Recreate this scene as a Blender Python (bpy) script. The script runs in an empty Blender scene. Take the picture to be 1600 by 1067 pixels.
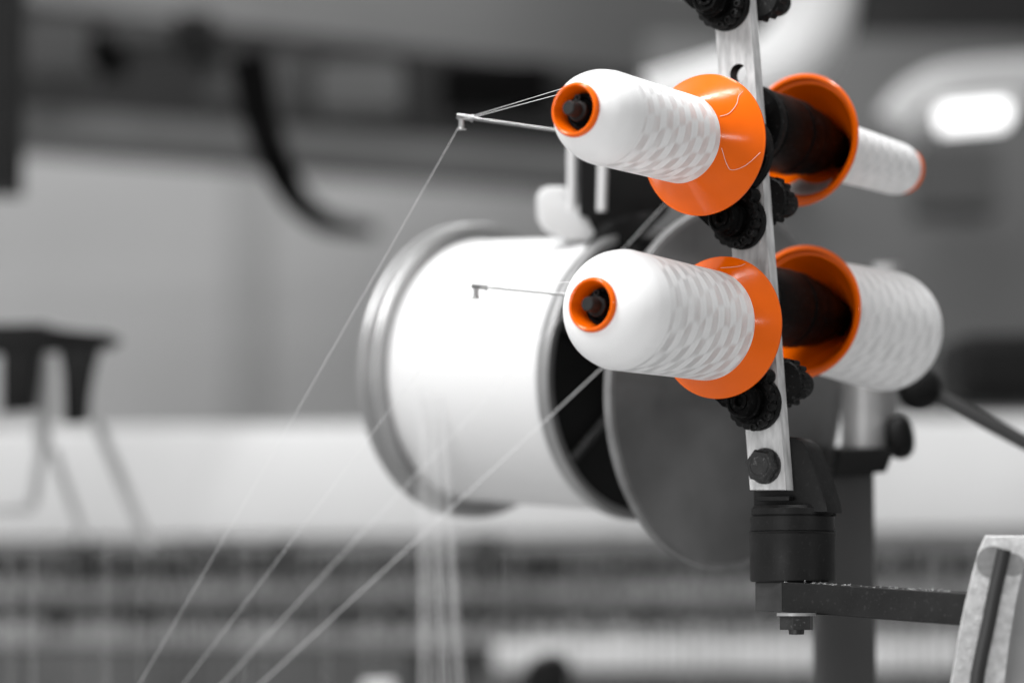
import bpy, bmesh, math, random
from mathutils import Vector, Matrix, noise
random.seed(7)
PI = math.pi
sc = bpy.context.scene
COL = sc.collection

# ---------------------------------------------------------------- camera
LENS, FOCUS = 100.0, 1.815
PITCH = math.radians(5)
CAM = Vector((0, 0, 1.40))
FW = Vector((0, math.cos(PITCH), math.sin(PITCH)))
UP = Vector((0, -math.sin(PITCH), math.cos(PITCH)))
RT = Vector((1, 0, 0))
cd = bpy.data.cameras.new('camera')
cd.lens = LENS; cd.sensor_width = 36; cd.clip_start = 0.05; cd.clip_end = 200
cd.dof.use_dof = True; cd.dof.focus_distance = FOCUS; cd.dof.aperture_fstop = 2.8
cam = bpy.data.objects.new('camera', cd); COL.objects.link(cam)
cam.matrix_world = Matrix.Translation(CAM) @ Matrix((RT, UP, -FW)).transposed().to_4x4()
sc.camera = cam

# ---------------------------------------------------------------- world and lamps
w = bpy.data.worlds.new('World'); sc.world = w; w.use_nodes = True
w.node_tree.nodes['Background'].inputs[0].default_value = (1, 1, 1, 1)
w.node_tree.nodes['Background'].inputs[1].default_value = 0.47
# added ambient falloff from left to right, darkens faces turned to the right
_wn = w.node_tree; _tc = _wn.nodes.new('ShaderNodeTexCoord'); _sp = _wn.nodes.new('ShaderNodeSeparateXYZ'); _mr = _wn.nodes.new('ShaderNodeMapRange')
_wn.links.new(_tc.outputs['Generated'], _sp.inputs[0]); _wn.links.new(_sp.outputs[0], _mr.inputs[0])
_mr.inputs[1].default_value = -1; _mr.inputs[2].default_value = 1; _mr.inputs[3].default_value = .70; _mr.inputs[4].default_value = .24
_wn.links.new(_mr.outputs[0], w.node_tree.nodes['Background'].inputs[1])
def area(name, loc, tgt, sx, sy, power):
    l = bpy.data.lights.new(name, 'AREA'); l.shape = 'RECTANGLE'; l.size = sx; l.size_y = sy; l.energy = power
    o = bpy.data.objects.new(name, l); COL.objects.link(o); o.location = loc
    o.rotation_euler = (Vector(tgt) - Vector(loc)).to_track_quat('-Z', 'Y').to_euler()
    return o
area('ceiling_lamp', (-1.1, 1.1, 3.6), (0.1, 1.9, 1.5), 0.6, 2.4, 98)
area('ceiling_lamp', (0.33, 2.5, 3.6), (0.33, 2.5, 0), 0.05, 2.2, 34)
area('ceiling_lamp', (5.8, -3.9, 2.85), (0.15, 1.85, 1.5), 3.0, 0.13, 70)
area('added_front_fill', (-1.9, -1.2, 0.9), (0.15, 1.85, 1.5), 1.8, 1.4, 34)  # added fill lamp, lifts the lower sides of the windings
area('ceiling_lamp', (-0.6, 5.2, 3.5), (-0.6, 6.0, 0.6), 2.4, 0.8, 60)
sc.view_settings.view_transform = 'Standard'; sc.view_settings.look = 'None'
sc.view_settings.exposure = 0.0; sc.view_settings.gamma = 1; sc.view_settings.use_curve_mapping = False
sc.render.engine = 'CYCLES'
sc.cycles.use_denoising = True
sc.cycles.max_bounces = 6

# ---------------------------------------------------------------- helpers
def P(px, py, d):
    """a point of the place, from its direction in the view and its distance in metres"""
    k = 36.0 / LENS / 1600 * d
    return CAM + RT * ((px - 800) * k) - UP * ((py - 533.5) * k) + FW * d
def V(x, y, z):             # camera axes (right, down, forward) -> world direction
    return RT * x - UP * y + FW * z
def ray_plane(px, py, p0, n):
    d = P(px, py, 1.0) - CAM
    return CAM + d * ((p0 - CAM).dot(n) / d.dot(n))
def S(px, d): return px * 36.0 / LENS / 1600 * d

def tag(o, label=None, cat=None, group=None, kind=None):
    if label: o['label'] = label
    if cat: o['category'] = cat
    if group: o['group'] = group
    if kind: o['kind'] = kind
    return o
def empty(name, M, label=None, cat=None, group=None, kind=None):
    o = bpy.data.objects.new(name, None); COL.objects.link(o); o.matrix_world = M
    o.empty_display_size = 0.02
    return tag(o, label, cat, group, kind)
def obj(name, bm, mat, parent=None, smooth=True, sharp=35, M=None):
    me = bpy.data.meshes.new(name)
    if len(bm.faces): bmesh.ops.recalc_face_normals(bm, faces=bm.faces)
    if smooth:
        for f in bm.faces: f.smooth = True
        for e in bm.edges:
            if len(e.link_faces) == 2 and e.calc_face_angle(0) > math.radians(sharp): e.smooth = False
    bm.to_mesh(me); bm.free()
    if mat: me.materials.append(mat)
    o = bpy.data.objects.new(name, me); COL.objects.link(o)
    if M is not None: o.matrix_world = M
    if parent is not None:
        o.parent = parent
    return o
def frame(origin, z, xhint=None):
    z = z.normalized()
    xh = xhint or Vector((0, 0, 1))
    y = z.cross(xh).normalized() if abs(z.dot(xh)) < .98 else z.cross(Vector((1, 0, 0))).normalized()
    x = y.cross(z).normalized()
    return Matrix.Translation(origin) @ Matrix((x, y, z)).transposed().to_4x4()

def lathe(bm, prof, n=96, M=Matrix(), closed=False, u_off=0.0):
    uv = bm.loops.layers.uv.get('UVMap') or bm.loops.layers.uv.new('UVMap')
    rings = []
    for r, z in prof:
        if r < 1e-6:
            rings.append([bm.verts.new(M @ Vector((0, 0, z)))])
        else:
            rings.append([bm.verts.new(M @ Vector((r * math.cos(2 * PI * k / n), r * math.sin(2 * PI * k / n), z))) for k in range(n)])
    cum = [0]
    for i in range(1, len(prof)):
        cum.append(cum[-1] + math.hypot(prof[i][0] - prof[i - 1][0], prof[i][1] - prof[i - 1][1]))
    m = len(prof)
    for i in range(m if closed else m - 1):
        a, b = rings[i], rings[(i + 1) % m]
        za, zb = prof[i][1], prof[(i + 1) % m][1]
        for k in range(n):
            k2 = (k + 1) % n
            if len(a) == 1 and len(b) == 1: continue
            if len(a) == 1: vs, uvs = [a[0], b[k2], b[k]], [((k + .5) / n, za), ((k + 1) / n, zb), (k / n, zb)]
            elif len(b) == 1: vs, uvs = [a[k], a[k2], b[0]], [(k / n, za), ((k + 1) / n, za), ((k + .5) / n, zb)]
            else: vs, uvs = [a[k], a[k2], b[k2], b[k]], [(k / n, za), ((k + 1) / n, za), ((k + 1) / n, zb), (k / n, zb)]
            f = bm.faces.new(vs)
            for l, q in zip(f.loops, uvs): l[uv].uv = q
    return bm
def smooth_prof(pts, n=6):
    """Catmull-Rom through profile points"""
    out = []
    p = [pts[0]] + list(pts) + [pts[-1]]
    for i in range(1, len(p) - 2):
        for k in range(n):
            t = k / n
            out.append(tuple(0.5 * ((2 * p[i][j]) + (-p[i-1][j] + p[i+1][j]) * t + (2*p[i-1][j] - 5*p[i][j] + 4*p[i+1][j] - p[i+2][j]) * t*t
                       + (-p[i-1][j] + 3*p[i][j] - 3*p[i+1][j] + p[i+2][j]) * t**3) for j in (0, 1)))
    out.append(tuple(pts[-1]))
    return out
def smooth_path(pts, n=8):
    out = []
    p = [pts[0]] + list(pts) + [pts[-1]]
    for i in range(1, len(p) - 2):
        for k in range(n):
            t = k / n
            out.append(0.5 * ((2 * p[i]) + (-p[i-1] + p[i+1]) * t + (2*p[i-1] - 5*p[i] + 4*p[i+1] - p[i+2]) * t*t
                       + (-p[i-1] + 3*p[i] - 3*p[i+1] + p[i+2]) * t**3))
    out.append(pts[-1])
    return out
def tube(bm, pts, r, n=12, cap=True):
    if not isinstance(r, (list, tuple)): r = [r] * len(pts)
    rings = []; prev = None
    for i, p in enumerate(pts):
        t = (pts[min(i + 1, len(pts) - 1)] - pts[max(i - 1, 0)]).normalized()
        if prev is None:
            x = t.orthogonal().normalized()
        else:
            x = (prev - t * prev.dot(t)).normalized()
        prev = x; y = t.cross(x)
        rings.append([bm.verts.new(p + (x * math.cos(2*PI*k/n) + y * math.sin(2*PI*k/n)) * r[i]) for k in range(n)])
    for a, b in zip(rings, rings[1:]):
        for k in range(n): bm.faces.new([a[k], a[(k+1) % n], b[(k+1) % n], b[k]])
    if cap:
        bm.faces.new(rings[0][::-1]); bm.faces.new(rings[-1])
    return bm
def box(bm, c, s, M=Matrix(), bev=0.0):
    vs = [bm.verts.new(M @ Vector((c[0] + dx * s[0] / 2, c[1] + dy * s[1] / 2, c[2] + dz * s[2] / 2)))
          for dx in (-1, 1) for dy in (-1, 1) for dz in (-1, 1)]
    fs = [bm.faces.new([vs[i] for i in q]) for q in ((0,1,3,2), (4,6,7,5), (0,4,5,1), (2,3,7,6), (0,2,6,4), (1,5,7,3))]
    if bev:
        es = list({e for f in fs for e in f.edges})
        bmesh.ops.bevel(bm, geom=es, offset=bev, segments=2, affect='EDGES', profile=.6)
    return bm
def beam(bm, a, b, wdt, hgt, up=Vector((0, 0, 1)), bev=0.0):
    """box from point a to point b"""
    d = b - a; L = d.length; z = d.normalized()
    x = z.cross(up).normalized(); y = x.cross(z).normalized()
    M = Matrix.Translation(a) @ Matrix((x, y, z)).transposed().to_4x4()
    return box(bm, (0, 0, L / 2), (wdt, hgt, L), M, bev)
def prism(bm, outline, depth_vec, bev=0.0):
    a = [bm.verts.new(p) for p in outline]; b = [bm.verts.new(p + depth_vec) for p in outline]
    n = len(a)
    fs = [bm.faces.new(a), bm.faces.new(b[::-1])]
    for k in range(n): fs.append(bm.faces.new([a[(k+1) % n], a[k], b[k], b[(k+1) % n]]))
    if bev:
        es = list(fs[0].edges) + list(fs[1].edges)
        bmesh.ops.bevel(bm, geom=es, offset=bev, segments=2, affect='EDGES', profile=.6)
    return bm
def hexa(bm, r, z0, z1, M=Matrix(), cham=0.0, rot=0.0, n=6):
    def ring(rr, z): return [bm.verts.new(M @ Vector((rr * math.cos(rot + 2*PI*k/n), rr * math.sin(rot + 2*PI*k/n), z))) for k in range(n)]
    rs = [ring(r, z0), ring(r, z1 - cham), ring(r - cham * 1.3, z1)] if cham else [ring(r, z0), ring(r, z1)]
    for a, b in zip(rs, rs[1:]):
        for k in range(n): bm.faces.new([a[k], a[(k+1) % n], b[(k+1) % n], b[k]])
    bm.faces.new(rs[0][::-1]); bm.faces.new(rs[-1])
    return bm
B = bmesh.new

# ---------------------------------------------------------------- materials
def mat(name, col, rough=.5, metal=0., spec=.5, noise_amt=.0, noise_scale=40., bump=.0, bump_scale=200., coat=0., rough_var=0., aniso=None, dust=0.):
    m = bpy.data.materials.new(name); m.use_nodes = True
    nt = m.node_tree; b = nt.nodes['Principled BSDF']
    c = (col, col, col) if not isinstance(col, tuple) else col
    b.inputs['Base Color'].default_value = (*c, 1)
    b.inputs['Roughness'].default_value = rough; b.inputs['Metallic'].default_value = metal
    b.inputs['Specular IOR Level'].default_value = spec
    if coat: b.inputs['Coat Weight'].default_value = coat; b.inputs['Coat Roughness'].default_value = .12
    tc = nt.nodes.new('ShaderNodeTexCoord')
    mp = nt.nodes.new('ShaderNodeMapping'); nt.links.new(tc.outputs['Object'], mp.inputs['Vector'])
    if aniso: mp.inputs['Scale'].default_value = aniso
    if noise_amt or rough_var or dust:
        n1 = nt.nodes.new('ShaderNodeTexNoise'); n1.inputs['Scale'].default_value = noise_scale; n1.inputs['Detail'].default_value = 5
        nt.links.new(mp.outputs[0], n1.inputs['Vector'])
    if noise_amt:
        mx = nt.nodes.new('ShaderNodeMix'); mx.data_type = 'RGBA'
        mx.inputs[6].default_value = (*[v * (1 - noise_amt) for v in c], 1)
        mx.inputs[7].default_value = (*[min(1, v * (1 + noise_amt)) for v in c], 1)
        cr = nt.nodes.new('ShaderNodeMapRange'); cr.inputs[1].default_value = .3; cr.inputs[2].default_value = .7
        nt.links.new(n1.outputs[0], cr.inputs[0]); nt.links.new(cr.outputs[0], mx.inputs[0]); nt.links.new(mx.outputs[2], b.inputs['Base Color'])
        last = mx
    if dust:   # pale lint specks lying on the surface
        n3 = nt.nodes.new('ShaderNodeTexNoise'); n3.inputs['Scale'].default_value = 420; n3.inputs['Detail'].default_value = 3
        nt.links.new(tc.outputs['Object'], n3.inputs['Vector'])
        mr = nt.nodes.new('ShaderNodeMapRange'); mr.inputs[1].default_value = .60; mr.inputs[2].default_value = .72; mr.inputs[4].default_value = dust
        nt.links.new(n3.outputs[0], mr.inputs[0])
        mx2 = nt.nodes.new('ShaderNodeMix'); mx2.data_type = 'RGBA'
        if noise_amt: nt.links.new(mx.outputs[2], mx2.inputs[6])
        else: mx2.inputs[6].default_value = (*c, 1)
        mx2.inputs[7].default_value = (.35, .35, .35, 1)
        nt.links.new(mr.outputs[0], mx2.inputs[0]); nt.links.new(mx2.outputs[2], b.inputs['Base Color'])
    if rough_var:
        r1 = nt.nodes.new('ShaderNodeMapRange'); r1.inputs[1].default_value = .3; r1.inputs[2].default_value = .7
        r1.inputs[3].default_value = max(.05, rough - rough_var); r1.inputs[4].default_value = min(1, rough + rough_var)
        nt.links.new(n1.outputs[0], r1.inputs[0]); nt.links.new(r1.outputs[0], b.inputs['Roughness'])
    if bump:
        n2 = nt.nodes.new('ShaderNodeTexNoise'); n2.inputs['Scale'].default_value = bump_scale; n2.inputs['Detail'].default_value = 4
        nt.links.new(mp.outputs[0], n2.inputs['Vector'])
        bp = nt.nodes.new('ShaderNodeBump'); bp.inputs['Strength'].default_value = bump; bp.inputs['Distance'].default_value = .001
        nt.links.new(n2.outputs[0], bp.inputs['Height']); nt.links.new(bp.outputs[0], b.inputs['Normal'])
    return m

def thread_mat(name, base=.91, tilt=.20, length=.0145, around=8, rows=True):
    """wound polyester: the yarn lies now one way, now the other, so patches lean and catch the lamps"""
    m = bpy.data.materials.new(name); m.use_nodes = True
    nt = m.node_tree; N = nt.nodes; L = nt.links
    b = N['Principled BSDF']; b.inputs['Base Color'].default_value = (base, base, base, 1)
    b.inputs['Roughness'].default_value = .42; b.inputs['Specular IOR Level'].default_value = .55
    b.inputs['Sheen Weight'].default_value = .15
    b.inputs['Subsurface Weight'].default_value = 0.0
    uv = N.new('ShaderNodeUVMap'); uv.uv_map = 'UVMap'
    sx = N.new('ShaderNodeSeparateXYZ'); L.new(uv.outputs[0], sx.inputs[0])
    def math_(op, a, c=None, v=None):
        n = N.new('ShaderNodeMath'); n.operation = op
        for i, q in enumerate((a, c)):
            if q is None: continue
            if isinstance(q, (int, float)): n.inputs[i].default_value = q
            else: L.new(q, n.inputs[i])
        return n.outputs[0]
    u, v = sx.outputs[0], sx.outputs[1]
    # wobble so the patches are not ruled
    nz = N.new('ShaderNodeTexNoise'); nz.inputs['Scale'].default_value = 1.0; nz.inputs['Detail'].default_value = 1
    cb = N.new('ShaderNodeCombineXYZ')
    L.new(math_('MULTIPLY', math_('SINE', math_('MULTIPLY', u, 2*PI)), 1.3), cb.inputs[0])
    L.new(math_('MULTIPLY', math_('COSINE', math_('MULTIPLY', u, 2*PI)), 1.3), cb.inputs[1])
    L.new(math_('MULTIPLY', v, 90), cb.inputs[2])
    L.new(cb.outputs[0], nz.inputs['Vector'])
    wob = math_('SUBTRACT', nz.outputs[0], .5)
    fv = math_('ADD', math_('ADD', math_('MULTIPLY', v, 1/length), math_('MULTIPLY', u, 1.0)), math_('MULTIPLY', wob, .15))
    fu = math_('ADD', math_('ADD', math_('MULTIPLY', u, around), math_('MULTIPLY', v, 14.0)), math_('MULTIPLY', wob, .45))
    a = math_('SINE', math_('MULTIPLY', fv, 2*PI)); c = math_('SINE', math_('MULTIPLY', fu, 2*PI))
    def soft(x, e=.6):
        q = N.new('ShaderNodeMapRange'); q.interpolation_type = 'SMOOTHSTEP'
        q.inputs[1].default_value = -e; q.inputs[2].default_value = e; q.inputs[3].default_value = -1; q.inputs[4].default_value = 1
        L.new(x, q.inputs[0]); return q.outputs[0]
    prod = math_('MULTIPLY', soft(a, .3), soft(c, .8))
    mr = N.new('ShaderNodeMapRange'); mr.interpolation_type = 'SMOOTHSTEP'
    mr.inputs[1].default_value = -1; mr.inputs[2].default_value = 1; mr.inputs[3].default_value = -1; mr.inputs[4].default_value = 1
    L.new(prod, mr.inputs[0])
    # fine streaks of single yarn layers, running round the package
    n2 = N.new('ShaderNodeTexNoise'); n2.inputs['Scale'].default_value = 1.0; n2.inputs['Detail'].default_value = 4
    cb2 = N.new('ShaderNodeCombineXYZ')
    L.new(math_('MULTIPLY', math_('SINE', math_('MULTIPLY', u, 2*PI)), 1.6), cb2.inputs[0])
    L.new(math_('MULTIPLY', math_('COSINE', math_('MULTIPLY', u, 2*PI)), 1.6), cb2.inputs[1])
    L.new(math_('MULTIPLY', math_('ADD', v, math_('MULTIPLY', u, .012)), 1500), cb2.inputs[2])
    L.new(cb2.outputs[0], n2.inputs['Vector'])
    streak = math_('MULTIPLY', math_('SUBTRACT', n2.outputs[0], .5), 1.25)
    n4 = N.new('ShaderNodeTexNoise'); n4.inputs['Scale'].default_value = 1.7; n4.inputs['Detail'].default_value = 1
    L.new(cb.outputs[0], n4.inputs['Vector'])
    am = N.new('ShaderNodeMapRange'); am.inputs[1].default_value = .32; am.inputs[2].default_value = .66; am.inputs[3].default_value = .45; am.inputs[4].default_value = 1.35
    L.new(n4.outputs[0], am.inputs[0])
    tot = math_('MULTIPLY', math_('ADD', math_('MULTIPLY', mr.outputs[0], am.outputs[0]) if rows else 0.0, streak), tilt)
    geo = N.new('ShaderNodeNewGeometry')
    ax = N.new('ShaderNodeVectorTransform'); ax.vector_type = 'VECTOR'; ax.convert_from = 'OBJECT'; ax.convert_to = 'WORLD'
    ax.inputs[0].default_value = (0, 0, 1)
    sc_ = N.new('ShaderNodeVectorMath'); sc_.operation = 'SCALE'; L.new(ax.outputs[0], sc_.inputs[0]); L.new(tot, sc_.inputs['Scale'])
    ad = N.new('ShaderNodeVectorMath'); ad.operation = 'ADD'; L.new(geo.outputs['Normal'], ad.inputs[0]); L.new(sc_.outputs[0], ad.inputs[1])
    nm = N.new('ShaderNodeVectorMath'); nm.operation = 'NORMALIZE'; L.new(ad.outputs[0], nm.inputs[0])
    L.new(nm.outputs[0], b.inputs['Normal'])
    return m

ORANGE = mat('orange_plastic', (.84, .128, .001), .17, spec=.32, noise_amt=.06, noise_scale=25, bump=.04, bump_scale=300, rough_var=.06)
THREAD = thread_mat('white_polyester_thread')
DOME = thread_mat('white_thread_end', tilt=.16, rows=False)
BLACKP = mat('black_plastic', .0025, .42, spec=.05, noise_amt=.3, noise_scale=60, bump=.1, bump_scale=350, dust=.06)
BLACKG = mat('black_gear_plastic', .004, .55, spec=.18, noise_amt=.4, noise_scale=120, bump=.3, bump_scale=500, dust=.14)
CAST = mat('black_painted_casting', .006, .5, spec=.25, noise_amt=.25, noise_scale=50, bump=.15, bump_scale=260, rough_var=.1, dust=.03)
ARM = mat('black_painted_bar', .008, .45, spec=.3, noise_amt=.25, noise_scale=40, bump=.2, bump_scale=220, rough_var=.12, dust=.05)
ARME = mat('lit_bar_end', .034, .5, spec=.4, noise_amt=.3, noise_scale=90, bump=.3, bump_scale=220)  # paler than ARM: light on the slanted end put into the colour
GALV = mat('galvanised_steel', .62, .6, metal=.0, spec=.35, noise_amt=.32, noise_scale=190, bump=.7, bump_scale=420, rough_var=.12, aniso=(1, 1, .25))
ALU = mat('rough_aluminium', .58, .55, metal=.3, noise_amt=.2, noise_scale=220, bump=.7, bump_scale=500, rough_var=.1)
ALUD = mat('machined_recess', .30, .45, metal=.4, noise_amt=.15, noise_scale=200, bump=.2)
BOLT = mat('blackened_bolt_and_bore_shade', .016, .42, metal=.0, noise_amt=.4, noise_scale=200, bump=.3, bump_scale=600, dust=.3)
STEEL = mat('bright_steel', .36, .35, metal=.9, noise_amt=.15)
PEG = mat('grey_peg_end', .013, .6, spec=.25, noise_amt=.2, noise_scale=300, bump=.2)
YARN = mat('white_yarn', .8, .6)
PAPER = mat('paper_sticker', .62, .7, noise_amt=.08, noise_scale=200)
INK = mat('sticker_ink', .12, .7)
REELW = thread_mat('white_yarn_on_reel', base=.70, tilt=.10, length=.03, around=3, rows=False)
RIM = mat('reel_metal', .40, .36, metal=.8, noise_amt=.1, noise_scale=20)
RIMD = mat('worn_disc_edge', .26, .4, metal=.8, noise_amt=.3, noise_scale=30)
DARK = mat('dark_reel_face', .006, .5, spec=.3, noise_amt=.5, noise_scale=14)
DISC = mat('dark_steel_disc', .20, .36, metal=.85, noise_amt=.45, noise_scale=7, rough_var=.08)
BLKM = mat('black_machine_paint', .004, .6, spec=.15, noise_amt=.4, noise_scale=15)
WHTM = mat('white_machine_paint', .60, .45, noise_amt=.03, noise_scale=6)
POST = mat('dark_grey_post_paint', .02, .5, noise_amt=.15, noise_scale=12)
GREYM = mat('light_grey_clamp', .36, .4, metal=.3, noise_amt=.12, noise_scale=25)
WALLM = mat('grey_wall_paint', .46, .8, noise_amt=.05, noise_scale=1.5)
SEAM = mat('grey_wall_strip', .38, .8, noise_amt=.05)
BEAMD = mat('dark_beam_paint', .015, .7, spec=.15, noise_amt=.3, noise_scale=2)
BEAMM = mat('grey_beam_paint', .065, .7, spec=.15, noise_amt=.2, noise_scale=2)
BEAML = mat('pale_beam_paint', .10, .7, spec=.15, noise_amt=.15, noise_scale=2)
BEAMQ = mat('grey_channel_paint', .13, .7, spec=.15, noise_amt=.15, noise_scale=2)
HOSE = mat('black_rubber_hose', .0015, .7, spec=.04)
DUCT = mat('white_duct_sheet', .45, .45, noise_amt=.05, noise_scale=5)
DUCTG = mat('grey_duct_sheet', .34, .5, noise_amt=.05, noise_scale=5)
RAILD = mat('dark_rail', .058, .5, noise_amt=.3, noise_scale=8)
RAILM = mat('mid_grey_rail', .50, .5, noise_amt=.3, noise_scale=8)
RAILL = mat('pale_rail', .62, .5, noise_amt=.2, noise_scale=8)
FLOORM = mat('shop_floor', .38, .6, noise_amt=.15, noise_scale=3)
LAMP = bpy.data.materials.new('lit_lamp_tube'); LAMP.use_nodes = True
_b = LAMP.node_tree.nodes['Principled BSDF']; _b.inputs['Emission Color'].default_value = (1, 1, 1, 1); _b.inputs['Emission Strength'].default_value = 1.5

# ---------------------------------------------------------------- the setting
def struct(name, bm, m, smooth=False):
    o = obj(name, bm, m, smooth=smooth); o['kind'] = 'structure'; return o
bm = B(); box(bm, (0, 4.5, -.05), (12, 15, .1)); struct('floor', bm, FLOORM)
bm = B(); box(bm, (0, 7.6, 2.0), (12, .2, 4.2)); struct('wall', bm, WALLM)
bm = B(); box(bm, (0, 8.8, 4.15), (12, 6, .1))
struct('ceiling', bm, BEAMM)

# a pale strip between wall panels, dark roof beams running away to the right
bm = B(); box(bm, (P(382, 0, 7.49).x, 7.49, 1.7), (.10, .03, 3.4)); tag(obj('wall_strip', bm, SEAM, smooth=False), 'grey vertical strip between panels of the grey wall', 'wall strip')
def roof_beam(x0, y0, d0, x1, y1, d1, hpx, m, label, thick=.22):
    bm = B(); a, b_ = P(x0, y0, d0), P(x1, y1, d1)
    beam(bm, a, b_, thick, S(hpx, (d0 + d1) / 2))
    return tag(obj('roof_beam', bm, m, smooth=False), label, 'beam', 'roof beams crossing above the wall')
roof_beam(-120, -95, 5.8, 1300, 120, 7.2, 190, BEAML, 'pale broad beam at the very top of the view')
roof_beam(-140, 74, 5.4, 1250, 224, 6.8, 150, BEAMD, 'deep black beam below the pale top beam', .1)
roof_beam(-140, 180, 4.9, 1250, 282, 6.2, 40, BEAMQ, 'slim pale beam above the grey wall panels', .05)
roof_beam(-140, 214, 5.3, 1250, 318, 6.6, 22, BEAMM, 'thin dark lower beam along the top edge of the grey wall', .05)

# ---------------------------------------------------------------- spool frame: directions
AX = V(.585, .090, .805).normalized()        # the pegs run away from the camera along this
FU = P(1101, 227, 1.85); FL = P(1126, 512, 1.85)    # rims of the two front cones
RU = P(1249, 219, 1.97); RL = P(1252, 487, 1.97)    # rims of the two rear cones
B0 = FU + AX * .043                                  # on the front face of the flat bar
def onbar(px, py, off=0.0): return ray_plane(px, py, B0 + AX * off, AX)
def at_bar(p, off=0.0):      # foot of a peg axis on the bar plane
    return p + AX * ((B0 + AX * off - p).dot(AX))

# flat bar with a drilled hole
T = .0095
rack = empty('bobbin_stand', Matrix.Translation(P(1238, 905, 1.90)),
             'upright galvanised flat bar on a black swivel bracket carrying four orange-flanged cones', 'bobbin stand')
def place(o, parent):   # keep world place when parented
    o.parent = parent; o.matrix_parent_inverse = parent.matrix_world.inverted(); return o
bl = lambda y, off=0: onbar(1118.4 + (y - 55) * .0755, y, off)
br = lambda y, off=0: onbar(1174.4 + (y - 55) * .0755, y, off)
bm = B()
def quad(a, b, c, d): return bm.faces.new([bm.verts.new(a), bm.verts.new(b), bm.verts.new(c), bm.verts.new(d)])
th = AX * T
hc = onbar(1153, 114.5); hr = .0062
ex = (br(114) - bl(114)).normalized(); ey = AX.cross(ex).normalized()
if ey.dot(bl(300) - bl(0)) < 0: ey = -ey
ys = [-160, 85, 145, 765]
for y0, y1 in ((ys[0], ys[1]), (ys[2], ys[3])):
    quad(bl(y0), br(y0), br(y1), bl(y1)); quad(bl(y0) + th, bl(y1) + th, br(y1) + th, br(y0) + th)
for y0, y1 in zip(ys, ys[1:]):
    quad(bl(y0), bl(y1), bl(y1) + th, bl(y0) + th); quad(br(y0), br(y0) + th, br(y1) + th, br(y1))
quad(bl(ys[0]), bl(ys[0]) + th, br(ys[0]) + th, br(ys[0])); quad(bl(ys[-1]), br(ys[-1]), br(ys[-1]) + th, bl(ys[-1]) + th)
nh = 40
cs = [hc + ex * hr * math.cos(2*PI*k/nh) + ey * hr * math.sin(2*PI*k/nh) for k in range(nh)]
corners = [br(145), bl(145), bl(85), br(85)]
c2 = [((c - hc).dot(ex), (c - hc).dot(ey)) for c in corners]
cang = [math.atan2(y, x) % (2*PI) for x, y in c2]
def sq(k):
    c, s = math.cos(2*PI*k/nh), math.sin(2*PI*k/nh)
    best = 9
    for (ax_, ay_), (bx_, by_) in zip(c2, c2[1:] + c2[:1]):
        dx, dy = bx_ - ax_, by_ - ay_; den = c * dy - s * dx
        if abs(den) < 1e-12: continue
        t = (ax_ * dy - ay_ * dx) / den; u = (ax_ * s - ay_ * c) / den
        if t > 0 and -1e-6 <= u <= 1 + 1e-6: best = min(best, t)
    return hc + ex * c * best + ey * s * best
for off in (Vector(), th):
    for k in range(nh):
        poly = [cs[k] + off, sq(k) + off]
        for cpt, ca in zip(corners, cang):
            if 2*PI*k/nh < ca < 2*PI*(k+1)/nh: poly.append(cpt + off)
        poly += [sq((k+1) % nh) + off, cs[(k+1) % nh] + off]
        bm.faces.new([bm.verts.new(p) for p in poly])
bmesh.ops.remove_doubles(bm, verts=bm.verts, dist=1e-6)
bar = place(obj('flat_bar', bm, GALV, smooth=False), rack)

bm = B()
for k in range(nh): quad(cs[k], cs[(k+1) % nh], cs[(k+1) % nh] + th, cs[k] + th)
bore = obj('hole_bore', bm, BOLT, smooth=False); place(bore, rack)  # bolt black on the hole wall: its shade is put into the colour
# bolt through the foot of the bar
MB_ = frame(onbar(1196, 728), -AX)
bm = B(); lathe(bm, [(0, 0), (.0118, 0), (.0118, .0015), (0, .0015)], 40, MB_)
hexa(bm, .0112, .0015, .0085, MB_, cham=.0012, rot=.35)
lathe(bm, [(.0072, .0088), (.0065, .0088), (.006, .0082), (0, .0082)], 32, MB_)
place(obj('bolt', bm, BOLT, sharp=25), rack)

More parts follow.
